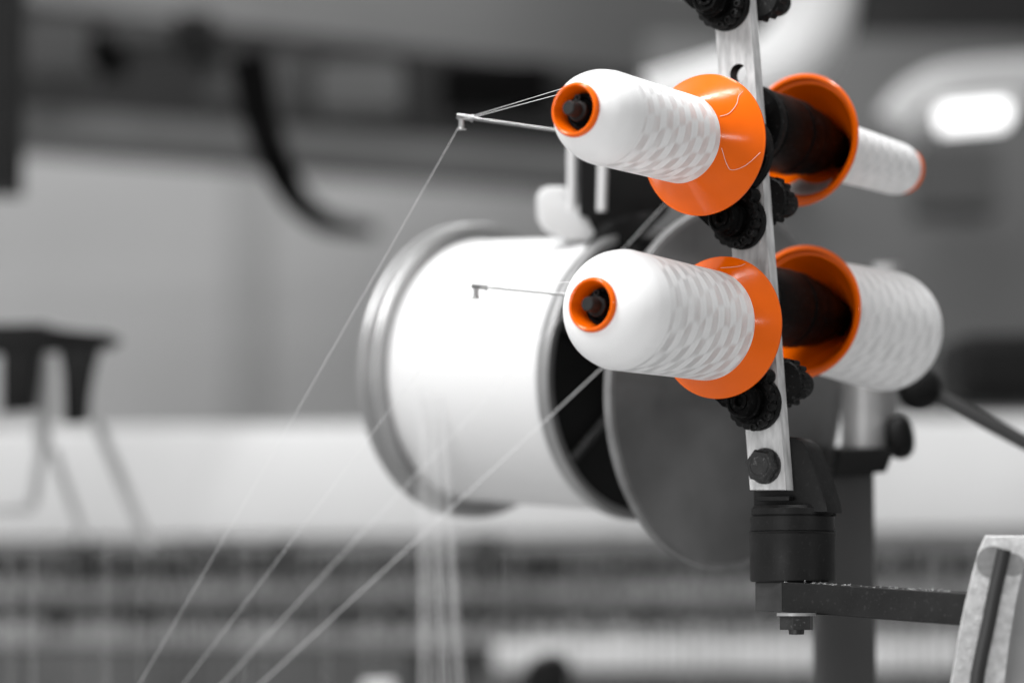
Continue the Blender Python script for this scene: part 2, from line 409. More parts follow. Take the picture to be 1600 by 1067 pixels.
# ---------------------------------------------------------------- spindles
def spindle(rim, sign, rimdist, tip=.156, gap=0.0):
    """sign -1: towards the camera"""
    base = at_bar(rim, 0 if sign < 0 else T) + AX * sign * gap
    rimdist -= gap
    M = frame(base, AX * sign)
    sp = place(empty('spindle', M), rack)
    def ch(name, bm, m, **k):
        o = obj(name, bm, m, **k); o.parent = sp; return o
    if gap: bm = B(); lathe(bm, [(0, -gap + .0003), (.0150, -gap + .0003), (.0150, .0004), (0, .0004)], 40); ch('spacer', bm, BLACKP)
    bm = B(); lathe(bm, [(0, .0005), (.0265, .0005), (.0278, .002), (.0278, .0065), (.0262, .008), (.022, .0082), (.021, .006), (.015, .006), (0, .006)], 72)
    for k in range(12):       # little ribs on the brake disc
        a = 2*PI*k/12
        box(bm, (.0245*math.cos(a), .0245*math.sin(a), .0085), (.003, .003, .002), bev=.0004)
    ch('brake_disc', bm, BLACKG)
    e = rimdist
    bm = B(); lathe(bm, [(0, .009), (.0255, .009), (.0266, .0105), (.0268, e - .028), (.0262, e - .0265), (.0258, e - .026), (.0258, e - .0245),
                         (.0264, e - .024), (.0264, e - .012), (.0255, e - .010), (.0242, e - .009), (.0238, e + .006), (.0226, e + .009), (.0224, e + .015),
                         (.0190, e + .018), (.0178, e + .030), (.0150, e + .033), (0, e + .033)], 72)
    ch('holder', bm, BLACKP)
    bm = B(); lathe(bm, [(.0114, e + .02), (.0116, e + tip - .0165), (.0110, e + tip - .0150), (.0090, e + tip - .0150), (.0088, e + tip - .0130), (.0078, e + tip - .016), (0, e + tip - .016)], 40)
    for k in range(3):       # spring clip fingers near the tip
        a = 2*PI*k/3 + .4
        box(bm, (.0098*math.cos(a), .0098*math.sin(a), e + tip - .030), (.003, .004, .022), Matrix(), bev=.0006)
    ch('shaft', bm, BLACKP)
    bm = B(); lathe(bm, [(.0058, e + tip - .017), (.0058, e + tip - .010), (.0046, e + tip - .009), (.0046, e + tip - .0012), (.0040, e + tip), (0, e + tip)], 32)
    q = Matrix.Translation((0, .0, e + tip - .010))
    tube(bm, [q @ Vector((.0062*math.cos(t), .0062*math.sin(t), 0)) for t in [i*.3 for i in range(19)]], .0007, 6)
    tube(bm, [q @ Vector((.0062 + .0016 + .0016*math.cos(t), .0016*math.sin(t), 0)) for t in [i*.5 for i in range(13)]], .0006, 6)
    ch('peg_end', bm, PEG)
    return sp
spindle(FU, -1, (at_bar(FU) - FU).dot(AX)); spindle(FL, -1, (at_bar(FL) - FL).dot(AX), tip=.154)
dRU = (RU - at_bar(RU, T)).dot(AX); dRL = (RL - at_bar(RL, T)).dot(AX)
spindle(RU, 1, dRU, gap=.016); spindle(RL, 1, dRL, gap=.016)

# ---------------------------------------------------------------- cones of thread
def flare_r(z):  # outside of the orange flared base
    return .0462 - (z - .001) / 1.5
def cone(rim, sign, body, label, tails=(), sticker=False, axis=None):
    M = frame(rim, (axis or AX) * sign)
    c = empty('thread_cone', M, label, 'thread cone', 'orange cones wound with white thread')
    def ch(name, bm, m, parent=None, **k):
        o = obj(name, bm, m, **k); o.parent = parent or c; return o
    out = [(.0435, -.0006), (.0455, -.0008), (.0464, .0002), (.0464, .0014), (.0452, .0022), (.0290, .0268), (.0185, .0425), (.0165, .050), (.0150, .140),
           (.0152, .1435), (.0163, .1450), (.0170, .1468), (.0170, .1485), (.0164, .1500), (.0154, .1506), (.0145, .1502)]
    inn = [(.0130, .147), (.0119, .140), (.0125, .10), (.0140, .052), (.0160, .043), (.0265, .0265), (.0390, .0072), (.0398, .0042), (.0412, .0034), (.0420, .0034), (.0426, .0008)]
    bm = B(); lathe(bm, out + inn, 128, closed=True)
    ch('orange_spool', bm, ORANGE, sharp=40)
    # thread body
    zb, rb, zs, rs, dome = body
    rs0 = min(rb - .0004, flare_r(zb) - .0005)
    prof = smooth_prof([(rs0, zb - .0001), (rb - .0003, zb + .0006), (rb, zb + .002), (rb + (rs - rb)*.25, zb + (zs - zb)*.3), (rb + (rs - rb)*.7, zb + (zs - zb)*.7), (rs, zs)], 5)
    bm = B(); lathe(bm, prof, 160)
    ch('thread_winding', bm, THREAD)
    bm = B(); lathe(bm, smooth_prof([(rs, zs - .0002)] + dome, 6), 128)
    ch('thread_winding', bm, DOME)
    # fine tails of thread lying over the flare
    for tl in tails:
        pts = []
        for ang, r in tl:
            z = .001 + (.0462 - r) * 1.5 + .0005
            pts.append(Vector((r * math.cos(ang), r * math.sin(ang), z)))
        bm = B(); tube(bm, smooth_path(pts, 8),   .00013, 6)
        ch('loose_thread', bm, YARN)
    if sticker:
        bm = B(); inks = B()
        uvn = 14
        def sp_(t, s):   # on the inner flare wall, near the bottom
            ang = sticker[0] + (t - .5) * sticker[1]; r = .0375 - s * .0105
            rr = r - .0004; z = .0072 + (.0390 - r) * (.0193 / .0125)
            return Vector((rr * math.cos(ang), rr * math.sin(ang), z - .0002))
        g = [[bm.verts.new(sp_(i / uvn, j / 4)) for j in range(5)] for i in range(uvn + 1)]
        for i in range(uvn):
            for j in range(4): bm.faces.new([g[i][j], g[i+1][j], g[i+1][j+1], g[i][j+1]])
        bmesh.ops.solidify(bm, geom=bm.faces[:], thickness=.0001)
        st = ch('sticker', bm, PAPER)
        for row in (.2, .38, .56, .74):
            t = .08
            while t < .9:
                wv = random.uniform(.02, .09)
                q = [sp_(t, row), sp_(t + wv, row), sp_(t + wv, row + .07), sp_(t, row + .07)]
                mid = Vector((0, 0, 1)); 
                q = [Vector((p.x * .990, p.y * .990, p.z - .0002)) for p in q]
                inks.faces.new([inks.verts.new(p) for p in q]); t += wv + .03
        ch('printed_lines', inks, INK, parent=st)
    return c
PF = lambda *a: a
cone(FU, -1, (.0262, .0288, .116, .0296, [(.0294, .1185), (.0282, .1265), (.0250, .1355), (.0210, .1418), (.0172, .1462), (.0150, .1470)]),
     'upper front cone, slimmer white winding pointing at the camera',
     tails=([(-1.15, .0300), (-1.12, .0340), (-.98, .0385), (-.84, .0415), (-.78, .0445)], [(-1.85, .0300), (-2.12, .0340), (-2.18, .0370), (-2.02, .0410), (-1.78, .0450)]))
cone(FL, -1, (.0160, .0358, .117, .0376, [(.0373, .1195), (.0350, .1280), (.0300, .1365), (.0240, .1425), (.0180, .1465), (.0150, .1475)]),
     'lower front cone, fat white winding pointing at the camera',
     tails=([(-.22, .0380), (-.36, .0400), (-.45, .0425), (-.47, .0450)],))
AXR = V(.585, .108, .805).normalized()
cone(RU, 1, (.0395, .0212, .134, .0192, [(.0190, .136), (.0183, .141), (.0168, .1440), (.0150, .1445)]),
     'upper rear cone with little thread left, narrow white winding and sticker inside its flange', sticker=(3.2, 1.05), axis=V(.600, .098, .80).normalized())
cone(RL, 1, (.0090, .0395, .122, .0436, [(.0433, .1245), (.0410, .1320), (.0350, .1400), (.0260, .1450), (.0150, .1475)]),
     'lower rear cone, fattest white winding filling its flange', axis=AXR)

# ---------------------------------------------------------------- tension knobs
def knob(px, py):
    base = onbar(px, py)
    M = frame(base, -AX) @ Matrix.Diagonal((1, 1, .64 if py > 600 else .76, 1))
    k_ = place(empty('tension_knob', M), rack)
    def ch(name, bm, m, **kw):
        o = obj(name, bm, m, **kw); o.parent = k_; return o
    bm = B(); lathe(bm, [(0, .0003), (.0165, .0003), (.0178, .0015), (.0178, .006), (.0165, .0075), (0, .0075)], 56)
    for i in range(14):
        a = 2*PI*i/14; lathe(bm, [(0, .0075), (.0015, .0075), (.0013, .0092), (0, .0094)], 8, Matrix.Translation((.0148*math.cos(a), .0148*math.sin(a), 0)))
    ch('stud_disc', bm, BLACKG)
    # wheel of round lobes
    bm = B(); pts = []; n = 16
    for i in range(n * 8):
        a = 2*PI*i/(n*8); r = .0158 + .0020 * abs(math.sin(a * n / 2)) ** .6
        pts.append(Vector((r*math.cos(a), r*math.sin(a), .0105)))
    prism(bm, pts, Vector((0, 0, .0065)), bev=.0005)
    ch('toothed_wheel', bm, BLACKG, sharp=50)
    bm = B(); lathe(bm, [(.0135, .017), (.0140, .018), (.0112, .0185), (.0112, .027), (.0118, .0275), (.0118, .0285), (.0104, .030), (.0104, .037), (.0092, .039),
                         (.0078, .039), (.0074, .0375), (.0058, .0375), (.0056, .0395), (.0034, .0395), (.0032, .0335), (0, .0335)], 48)
    ch('barrel', bm, BLACKP)
    bm = B(); M2 = Matrix.Translation((.0, .0, 0))
    # small screws between the lobes, set in the wheel
    for i in (3, 4, 5, 6, 7):
        a = 2*PI*(i + .5)/16 + PI*.62
        lathe(bm, [(.0028, .0168), (.0028, .0196), (.0022, .0202), (.0014, .0202), (.0013, .0186), (0, .0186)], 14, Matrix.Translation((.0162*math.cos(a), .0162*math.sin(a), 0)))
    ch('screw', bm, BLACKG)
    # pin and short strut to the spindle above
    o = k_
    bm = B()
    a0 = V(-.028, -.018, 0); 
    return k_
def knob_arm(px, py, spx, spy):
    """triangular web that runs from the knob barrel up behind the cone"""
    bm = B()
    off = -.0185
    pts = [onbar(*q, off) for q in ((spx, spy), (px - 12, py - 26), (px - 10, py + 14), (px - 36, py + 14))]
    prism(bm, [onbar(px - 76, py - 13, off), onbar(px - 58, py + 4, off), onbar(px - 44, py + 8, off), onbar(px - 26, py - 18, off), onbar(px - 30, py - 44, off), onbar(px - 66, py - 34, off)], AX * .008, bev=.0012)
    place(obj('knob_arm', bm, BLACKP), rack)
    bm = B(); q = onbar(px + 16, py - 42)
    tube(bm, [q, q - AX * .012], .0050, 20)
    place(obj('stop_pin', bm, BLACKG), rack)
for kx, ky in ((1138, 9), (1163, 349), (1186, 631)):
    knob(kx, ky); knob_arm(kx, ky, kx - 30, ky - 30)
def rear_knob(px, py):
    base = ray_plane(px, py, B0 + AX * T, AX)
    k_ = place(empty('rear_knob', frame(base, AX)), rack)
    bm = B(); lathe(bm, [(0, .0002), (.0135, .0002), (.0145, .0015), (.0145, .008), (.0130, .0095), (.0095, .0095), (.0095, .024), (.0085, .027), (.0045, .0285), (0, .0285)], 48)
    for i in range(14):
        a = 2*PI*i/14; lathe(bm, [(0, .002), (.0020, .002), (.0020, .0095), (0, .0100)], 8, Matrix.Translation((.0142*math.cos(a), .0142*math.sin(a), 0)))
    o = obj('toothed_knob', bm, BLACKG); o.parent = k_
for kx, ky in ((1187, -5), (1198, 312), (1222, 597)): rear_knob(kx, ky)

# ---------------------------------------------------------------- swivel bracket and arm
ZW = Vector((0, 0, 1))
lugf = T + .0004
lug = [(1177, 800), (1177, 700), (1190, 690), (1232, 682), (1243, 683), (1254, 690), (1263, 703), (1270, 726), (1282, 758), (1291, 785), (1293, 800)]
bm = B(); prism(bm, [onbar(x, y, lugf) for x, y in lug], AX * .020, bev=.0015)
place(obj('bracket_lug', bm, CAST), rack)
cc = onbar(1226, 790, lugf + .010); 
dcc = (cc - CAM).dot(FW)
cc = P(1238, 790, dcc); r_ = S(66.5, dcc); htop = cc.z; hbot = P(1238, 909, dcc).z
bm = B()
Mz = Matrix.Translation((cc.x, cc.y, 0))
hh = htop - hbot
lathe(bm, [(0, hbot), (r_ - .0008, hbot), (r_, hbot + .001), (r_ + .0002, hbot + hh*.63), (r_ + .0008, hbot + hh*.645), (r_ + .0008, hbot + hh*.655), (r_ - .0008, hbot + hh*.665), (r_ - .0004, hbot + hh*.67),
           (r_ - .0004, hbot + hh*.855), (r_ - .0022, hbot + hh*.865), (r_ - .0022, hbot + hh*.875), (r_ - .0010, hbot + hh*.88), (r_ - .001, htop - .002), (r_ - .003, htop), (0, htop)], 96, Mz)
place(obj('swivel_cylinder', bm, CAST), rack)
bm = B(); e0 = P(1301, 795, dcc)
box(bm, (e0.x, e0.y, e0.z), (.0035, .012, .010), bev=.0006)
place(obj('stop_lug', bm, CAST), rack)
# pale step under the end of the bar
bm = B(); box(bm, (0, 0, 0), (.024, .006, .003), Matrix.Translation(onbar(1210, 779, .004)) @ Matrix.Rotation(-.55, 4, 'Z'), bev=.0005)
place(obj('cast_step', bm, CAST), rack)
# square arm with a mitred end
dA = dcc - .030
c0 = P(1222, 912, dA); zt = hbot + .0001
zb_ = P(1222, 956, dA).z
pR = P(1560, 926, dA - .115)
dirA = Vector((pR.x - c0.x, pR.y - c0.y, 0)).normalized(); nA = Vector((-dirA.y, dirA.x, 0))
if nA.y < 0: nA = -nA
slope = (P(1504, 926, dA - .095).z - zt) / ((P(1504, 926, dA - .095) - c0).xy.length)
lenA = (pR - c0).xy.length
cB = P(1180, 912, dA + .022)
plan = [Vector((c0.x, c0.y)), Vector((c0.x, c0.y)) + nA.xy * .03, Vector((c0.x, c0.y)) + dirA.xy * lenA + nA.xy * .03, Vector((c0.x, c0.y)) + dirA.xy * lenA]
bm = B()
def zoff(p): return slope * max(0, (p - Vector((c0.x, c0.y))).dot(dirA.xy))
prism(bm, [Vector((p.x, p.y, zt + zoff(p))) for p in plan], Vector((0, 0, zb_ - zt)), bev=.0007)
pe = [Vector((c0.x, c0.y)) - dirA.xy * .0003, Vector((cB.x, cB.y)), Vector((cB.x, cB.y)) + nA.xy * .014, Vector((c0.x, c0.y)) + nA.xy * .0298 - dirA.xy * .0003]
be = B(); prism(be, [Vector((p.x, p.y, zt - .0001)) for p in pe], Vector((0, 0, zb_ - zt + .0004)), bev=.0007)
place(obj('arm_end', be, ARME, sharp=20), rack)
arm = place(obj('square_arm', bm, ARM, sharp=20), rack)
Mn = Matrix.Translation((P(1236, 0, dA + .012).x, P(1236, 0, dA + .012).y, zb_ - .0004))
bm = B(); lathe(bm, [(0, 0), (.0125, 0), (.0125, -.0018), (0, -.0018)], 40, Mn)
o = place(obj('washer', bm, GREYM), rack)
bm = B(); hexa(bm, .0112, -.0105, -.0018, Mn, rot=.25); lathe(bm, [(0, -.0105), (.0050, -.0105), (.0048, -.0135), (0, -.0137)], 24, Mn)
place(obj('nut', bm, BOLT, sharp=25), rack)

# fluff caught on the top edge of the arm
bm = B(); rnd = random.Random(3)
for k in range(46):
    t = rnd.uniform(.0, .8) * lenA
    p = Vector((c0.x, c0.y, zt + slope * t)) + Vector((dirA.x, dirA.y, 0)) * t + nA * rnd.uniform(.0005, .004)
    q = [p]
    for _ in range(4): q.append(q[-1] + Vector((rnd.uniform(-.0013, .0013), rnd.uniform(-.0005, .0005), rnd.uniform(-.0002, .0006))))
    tube(bm, q, .00010, 4)
ln = place(obj('lint', bm, YARN), rack); ln['kind'] = 'stuff'

# ---------------------------------------------------------------- guide rods and yarn
def guide(ex_, ey_, ed, bx, by, r0):
    a = P(ex_, ey_, ed); b_ = P(bx, by, 1.925)
    g = place(empty('guide_rod', Matrix.Translation(b_)), rack)
    bm = B(); tube(bm, [a, b_], r0, 14)
    o = obj('rod', bm, STEEL); o.matrix_world = Matrix(); place(o, g)
    d = (b_ - a).normalized()
    bm = B()
    tube(bm, [a - d * .0035, a + d * .006], .0019, 16)
    tube(bm, [a + d * .006, a + d*.0075], .0025, 16)
    q = a + Vector((0, 0, -.001)) - d * .0005
    lathe(bm, smooth_prof([(.0034, -.004), (.0020, -.0035), (.0018, 0), (.0020, .003), (.0034, .004)], 4) , 20, Matrix.Translation(q + Vector((0, 0, -.0035))))
    o = obj('eyelet', bm, STEEL); place(o, g)
    return q + Vector((0, 0, -.007))
eyeA = guide(722, 183, 1.905, 1150, 244, .0010)
eyeB = guide(745, 447, 1.925, 1175, 490, .0009)
def yarn(pts, r, label, group=None):
    bm = B(); tube(bm, pts, r, 8)
    return tag(obj('yarn', bm, YARN), label, 'yarn', group)
G = 'yarns running down to the left'
def line(x0, y0, d0, x1, y1, d1, sag=.0, n=12):
    a, b_ = P(x0, y0, d0), P(x1, y1, d1)
    return [a.lerp(b_, t/n) - ZW * sag * 4 * (t/n) * (1 - t/n) for t in range(n + 1)]
yarn([P(884, 137, 1.80), P(724, 186, 1.903), P(720, 190, 1.905)] + line(716, 200, 1.906, 180, 1132, 2.05, .002)[0:], .00016, 'long yarn from the upper front cone over the upper eyelet, down to the lower left')
yarn([P(880, 146, 1.80), P(730, 186, 1.905)], .00018, 'short second yarn between the upper eyelet and the upper front cone')
yarn([P(900, 440, 1.83), P(748, 450, 1.925)] + line(744, 456, 1.927, 238, 1132, 2.10, .002), .00017, 'long yarn from the small lower eyelet down across the reel')
yarn(line(1040, 318, 2.06, 288, 1132, 2.16, .001), .00022, 'yarn passing beside the large disc and across the white reel')
yarn(line(1015, 505, 2.0, 337, 1132, 2.18, .001), .00030, 'thickest yarn, rightmost of the four running down to the left')

# ---------------------------------------------------------------- slotted plate at the lower right
dP = 1.70
def pp(x, y, d=dP): return P(x, y, d)
outl = [(1541, 838), (1530, 862), (1519, 905), (1508, 950), (1498, 1000), (1487, 1067), (1478, 1150), (1474, 1300), (1560, 1300), (1561, 1150), (1569, 1067), (1577, 1000), (1587, 940), (1598, 890), (1610, 852), (1613, 838)]
pl = empty('slotted_plate', Matrix.Translation(pp(1520, 1300)), 'pale rough metal plate with dark rod in its slot, where the square arm ends', 'plate')
bm = B(); prism(bm, [pp(*q) for q in outl], V(.1, 0, 1) * .012, bev=.0008)
place(obj('plate', bm, ALU, sharp=30), pl)
bm = B(); prism(bm, [pp(x, y, dP + .014) for x, y in ((1604, 842), (1597, 880), (1588, 935), (1575, 1010), (1565, 1070), (1560, 1300), (1720, 1300), (1720, 842))], V(.1, 0, 1) * .01, bev=.0008)
place(obj('back_plate', bm, GREYM, sharp=30), pl)
bm = B(); rp = smooth_path([pp(x, y, dP - .0005) for x, y in ((1569, 858), (1562, 890), (1553, 930), (1543, 980), (1532, 1030), (1526, 1067), (1520, 1140), (1518, 1290))], 8)
tube(bm, rp, .0042, 20); place(obj('rod', bm, POST), pl)
for (qx, qy, rx) in ((1550, 878, 25), (1583, 882, 18)):
    bm = B(); c_ = pp(qx, qy, dP - .0004)
    lathe(bm, [(0, 0), (S(rx, dP), 0), (S(rx, dP), .0003), (0, .0003)], 32, frame(c_, FW))
    place(obj('recess', bm, ALUD), pl)

# ---------------------------------------------------------------- the large white reel
nearC, farC = P(1003, 585, 2.20), P(738, 579, 2.33)
axr = (nearC - farC).normalized()
# turn the axis so the near face opens as wide as in the photograph
RL_ = (nearC - farC).length
Mr = frame(farC, axr)
reel = empty('yarn_reel', Mr, 'huge white-wound metal reel behind the cones, dark hollow end to the right', 'yarn reel')
def rc(name, bm, m, parent=reel, **k):
    o = obj(name, bm, m, **k); o.parent = parent; return o
Rf, Rn = S(229, 2.33), S(227, 2.20)
Lr = RL_
bm = B(); lathe(bm, [(.02, -.010), (Rf - .004, -.010), (Rf - .001, -.009), (Rf, -.006), (Rf - .001, -.003), (Rf - .004, -.001), (Rf - .004, .004), (Rf - .001, .006), (Rf, .009), (Rf - .001, .012), (Rf - .009, .013), (Rf - .012, .009), (.02, .009)], 128, closed=True)
rc('far_flange', bm, RIM)
bm = B(); lathe(bm, [(Rf - .013, .009), (Rf - .014, .016), (Rf - .014, .03), (Rn - .006, Lr - .02), (Rn - .008, Lr - .006), (.03, Lr - .006)], 128)
rc('yarn_winding', bm, REELW)
bm = B(); lathe(bm, [(Rn - .008, Lr - .006), (Rn, Lr - .006), (Rn + .0005, Lr - .004), (Rn + .0005, Lr + .004), (Rn, Lr + .006), (Rn - .006, Lr + .006), (Rn - .008, Lr + .003)], 128, closed=True)
rc('near_rim', bm, RIM)
bm = B(); lathe(bm, [(0, Lr - .003), (Rn - .008, Lr - .003), (Rn - .008, Lr - .001), (.03, Lr - .001), (.03, Lr + .03), (.0, Lr + .03)], 96)
ne = rc('near_end', bm, DARK)
for k in range(6):
    bm = B(); a = 2*PI*k/6 + .2
    tube(bm, [Vector((.03*math.cos(a), .03*math.sin(a), Lr + .003)), Vector(((Rn - .008)*math.cos(a), (Rn - .008)*math.sin(a), Lr + .003))], .0035, 10)
    rc('spoke', bm, POST, parent=ne)

# large dark disc of the next reel
dc = P(1140, 605, 2.10)
Md = frame(dc, V(.72, .02, -.695).normalized())
dk = empty('clamp_disc', Md, 'big dark steel disc with a thin bright rim, behind the lower front cone', 'disc')
Rd = S(283, 2.10)
bm = B(); lathe(bm, [(0, -.004), (Rd - .004, -.004), (Rd - .004, .0015), (.04, .0015), (.036, .004), (0, .004)], 128); o = obj('disc_face', bm, DISC); o.parent = dk
bm = B(); lathe(bm, [(Rd - .0041, -.0045), (Rd, -.0045), (Rd + .0006, -.002), (Rd, .0022), (Rd - .0041, .0022)], 128, closed=True); o = obj('disc_rim', bm, RIMD); o.parent = dk

def reel_front(px, py):
    o_ = Mr.inverted() @ CAM; d = (Mr.inverted().to_3x3()) @ (P(px, py, 1) - CAM)
    R = (Rf + Rn) / 2 - .0105
    A_ = d.x**2 + d.y**2; B_ = 2 * (o_.x*d.x + o_.y*d.y); C_ = o_.x**2 + o_.y**2 - R*R
    disc = max(0, B_*B_ - 4*A_*C_)
    return CAM + (P(px, py, 1) - CAM) * ((-B_ - math.sqrt(disc)) / (2*A_))
# yarn ends hanging off the reel as a narrow sheet
bm = B()
for k in range(22):
    x = 655 + k * 3.9 + random.uniform(-1, 1)
    a = reel_front(652 + (x - 655) * .45, random.uniform(540, 660)); b_ = P(x + random.uniform(-3, 3), 1180, 2.20)
    tube(bm, [a.lerp(b_, t / 4) for t in range(5)], .00016, 5)
tag(obj('yarn_sheet', bm, YARN), 'narrow sheet of fine parallel yarns hanging down in front of the white reel', 'yarn sheet', kind='stuff')

# ---------------------------------------------------------------- black feeder behind the upper front cone
fd = empty('yarn_feeder', Matrix.Translation(P(980, 340, 2.16)), 'black machine head with two white posts above the big reel', 'yarn feeder')
def part(name, bm, m, root, **k): return place(obj(name, bm, m, **k), root)
dF = 2.18
bm = B(); prism(bm, [P(x, y, dF) for x, y in ((905, 225), (905, 335), (930, 345), (935, 380), (1000, 372), (1045, 330), (1050, 225))], FW * .05, bev=.004); part('head', bm, BLKM, fd)
bm = B(); prism(bm, [P(x, y, dF - .01) for x, y in ((915, 385), (940, 350), (990, 335), (1020, 330), (1028, 342), (985, 385), (950, 400), (930, 430), (905, 440))], FW * .03, bev=.004); part('lower_arm', bm, BLKM, fd)
for (x0_, y0_, x1_, y1_, rp_) in ((893, 230, 893, 330, 7), (942, 245, 940, 330, 7.5)):
    bm = B(); tube(bm, [P(x0_, y0_, dF - .02), P(x1_, y1_, dF - .02)], S(rp_, dF), 16); part('white_post', bm, WHTM, fd)
bm = B(); prism(bm, [P(x, y, dF + .01) for x, y in ((838, 306), (846, 295), (858, 291), (882, 291), (892, 300), (896, 332), (945, 350), (955, 362), (940, 376), (885, 376), (850, 358), (839, 340))], FW * .03, bev=.006); part('white_guard', bm, WHTM, fd)
bm = B(); tube(bm, [P(985, 360, 2.22), P(1125, 405, 2.22)], S(9, 2.22), 16); tag(obj('tie_rod', bm, BLKM), 'dark slanted rod between the black machine head and the flat bar', 'rod')

# ---------------------------------------------------------------- post with clamp, lever with ball
ps = empty('machine_post', Matrix.Translation(P(1315, 0, 2.2).xy.to_3d()), 'dark square post with a light grey clamp and black hand knob, right of the bracket', 'machine post')
dQ = 2.20
pt = P(1316, 735, dQ); pw = S(88, dQ)
bm = B(); box(bm, (pt.x, pt.y, pt.z / 2), (pw, .05, pt.z), bev=.004); part('column', bm, POST, ps)
bm = B(); prism(bm, [P(x, y, dQ - .04) for x, y in ((1312, 702), (1300, 745), (1385, 738), (1400, 700))], FW * .07, bev=.003); part('collar', bm, BLKM, ps)
bm = B(); tube(bm, [P(1358, 590, dQ), P(1356, 702, dQ)], S(42, dQ), 32); part('clamp', bm, GREYM, ps)
bm = B(); lathe(bm, smooth_prof([(0, 0), (.010, .001), (.016, .006), (.0165, .014), (.011, .020), (0, .022)], 4), 24, frame(P(1384, 686, dQ - .02), V(1, -.15, -.25)))
part('hand_knob', bm, BLKM, ps)
bm = B(); tube(bm, [P(1385, 410, dQ+.1), P(1385, 450, dQ+.1)], S(22, dQ), 24); tag(obj('round_housing', bm, GREYM), 'grey round cap peeping over the lower rear cone', 'cap')
lv = empty('hand_lever', Matrix.Translation(P(1436, 610, 2.16)), 'slanting grey lever ending in a black ball under the lower rear cone', 'lever')
bm = B(); bmesh.ops.create_uvsphere(bm, u_segments=40, v_segments=24, radius=S(34, 2.16), matrix=Matrix.Translation(P(1436, 607, 2.16))); part('ball_knob', bm, BLKM, lv)
bm = B(); tube(bm, [P(1440, 609, 2.16), P(1475, 624, 2.16), P(1760, 775, 2.10)], [S(17, 2.1), S(12, 2.1), S(12, 2.1)], 20); part('lever_rod', bm, mat('lever_steel', .05, .4, metal=.3), lv)

# ---------------------------------------------------------------- far machinery
# long white machine cover
dW = 4.3
bm = B()
a = P(-160, 765, dW); b_ = P(1760, 745, dW)
beam(bm, a, b_, .3, S(175, dW), bev=.03)
tag(obj('machine_cover', bm, WHTM), 'long white horizontal machine cover across the whole view', 'machine cover')
# rows of rails below it
bm = B(); beam(bm, P(-200, 1100, 4.5), P(1800, 1100, 4.5), .05, S(480, 4.5)); tag(obj('loom_body', bm, RAILD, smooth=False), 'dark back of the machine behind the rails and bobbins', 'machine back')
rr = [(884, 28, RAILD, 'dark rail just below the white machine cover'), (916, 40, RAILM, 'second rail, mid grey, below the dark one'),
      (950, 30, RAILD, 'third rail down, dark'), (988, 40, RAILM, 'fourth rail down, mid grey')]
for y, h, m_, lb in rr:
    bm = B(); tube(bm, [P(-160, y, 4.3), P(1760, y + 4, 4.3)], S(h * .5, 4.3), 20)
    tag(obj('machine_rail', bm, m_), lb, 'rail', 'rails below the white cover')
bm = B(); beam(bm, P(-200, 1075, 3.75), P(640, 1075, 3.75), .06, S(110, 3.75)); tag(obj('low_cover', bm, RAILD, smooth=False), 'dark low cover at the bottom left edge', 'cover')
bm = B(); beam(bm, P(745, 1105, 3.75), P(1620, 1105, 3.75), .06, S(100, 3.75)); tag(obj('low_cover', bm, RAILD, smooth=False), 'dark low cover under the pale bar at the bottom', 'cover')
bm = B(); beam(bm, P(770, 1024, 3.8), P(1500, 1026, 3.8), .02, S(44, 3.8), bev=.004)
tag(obj('pale_bar', bm, RAILL), 'pale bar low behind the bracket, under the rails', 'bar')
bm = B()
for k in range(110):
    x = -130 + k * 17 + random.uniform(-1.2, 1.2)
    y0_ = 858 + random.uniform(-10, 8)
    tube(bm, [P(x, y0_, 3.7), P(x + random.uniform(-4, 4), 1180, 3.7)], random.choice((.0007, .0011, .0016)), 5)
tag(obj('warp_yarns', bm, mat('warp_yarn', .12, .6, noise_amt=.6, noise_scale=9)), 'fine upright warp yarns in front of the rails', 'warp', kind='stuff')
random.seed(11)
tones = [BEAMD, RAILD, RAILD, BEAMM]
for row, (y0_, y1_, dd, step, lb) in enumerate(((872, 915, 4.15, 21, 'small dark bobbin standing in the top row under the white cover'),
                                       (950, 985, 4.05, 24, 'small dark bobbin standing in the second row under the white cover'))):
    x = -120
    while x < 1700:
        h = random.uniform(-12, 12); wv = random.uniform(4, 11)
        if random.random() < .14: h -= 24; wv = 13
        bm = B(); tube(bm, [P(x, y0_ + h, dd), P(x, y0_ + h + 8, dd), P(x, y1_, dd)], [S(wv * .5, dd), S(wv, dd), S(wv * .9, dd)], 10)
        tag(obj('bobbin', bm, random.choice(tones)), lb, 'bobbin', ('bobbins of the top row', 'bobbins of the second row')[row])
        x += step * random.uniform(.45, 1.9)
bm = B(); prism(bm, [P(x, y, 3.2) for x, y in ((820, 1052), (832, 1036), (860, 1024), (880, 1028), (895, 1046), (900, 1120), (810, 1120))], FW * .05, bev=.004)
tag(obj('machine_hood', bm, BLKM), 'small black rounded hood at the bottom edge, left of the bracket', 'hood')
bm = B(); prism(bm, [P(x, y, 3.2) for x, y in ((566, 1068), (614, 1066), (626, 1120), (556, 1120))], FW * .03, bev=.004)
tag(obj('white_block', bm, WHTM), 'small white block at the bottom edge beside the yarn sheet', 'block')

bm = B()
for k in range(44):
    x = random.uniform(-120, 1720) + random.uniform(-4, 4)
    tube(bm, [P(x, 858 + random.uniform(-14, 14), 2.42), P(x + random.uniform(-4, 4), 1180, 2.42)], random.choice((.00006, .00008, .00011)), 5)
tag(obj('near_yarns', bm, YARN), 'sparse pale upright yarns hanging nearer than the rails', 'yarns', kind='stuff')
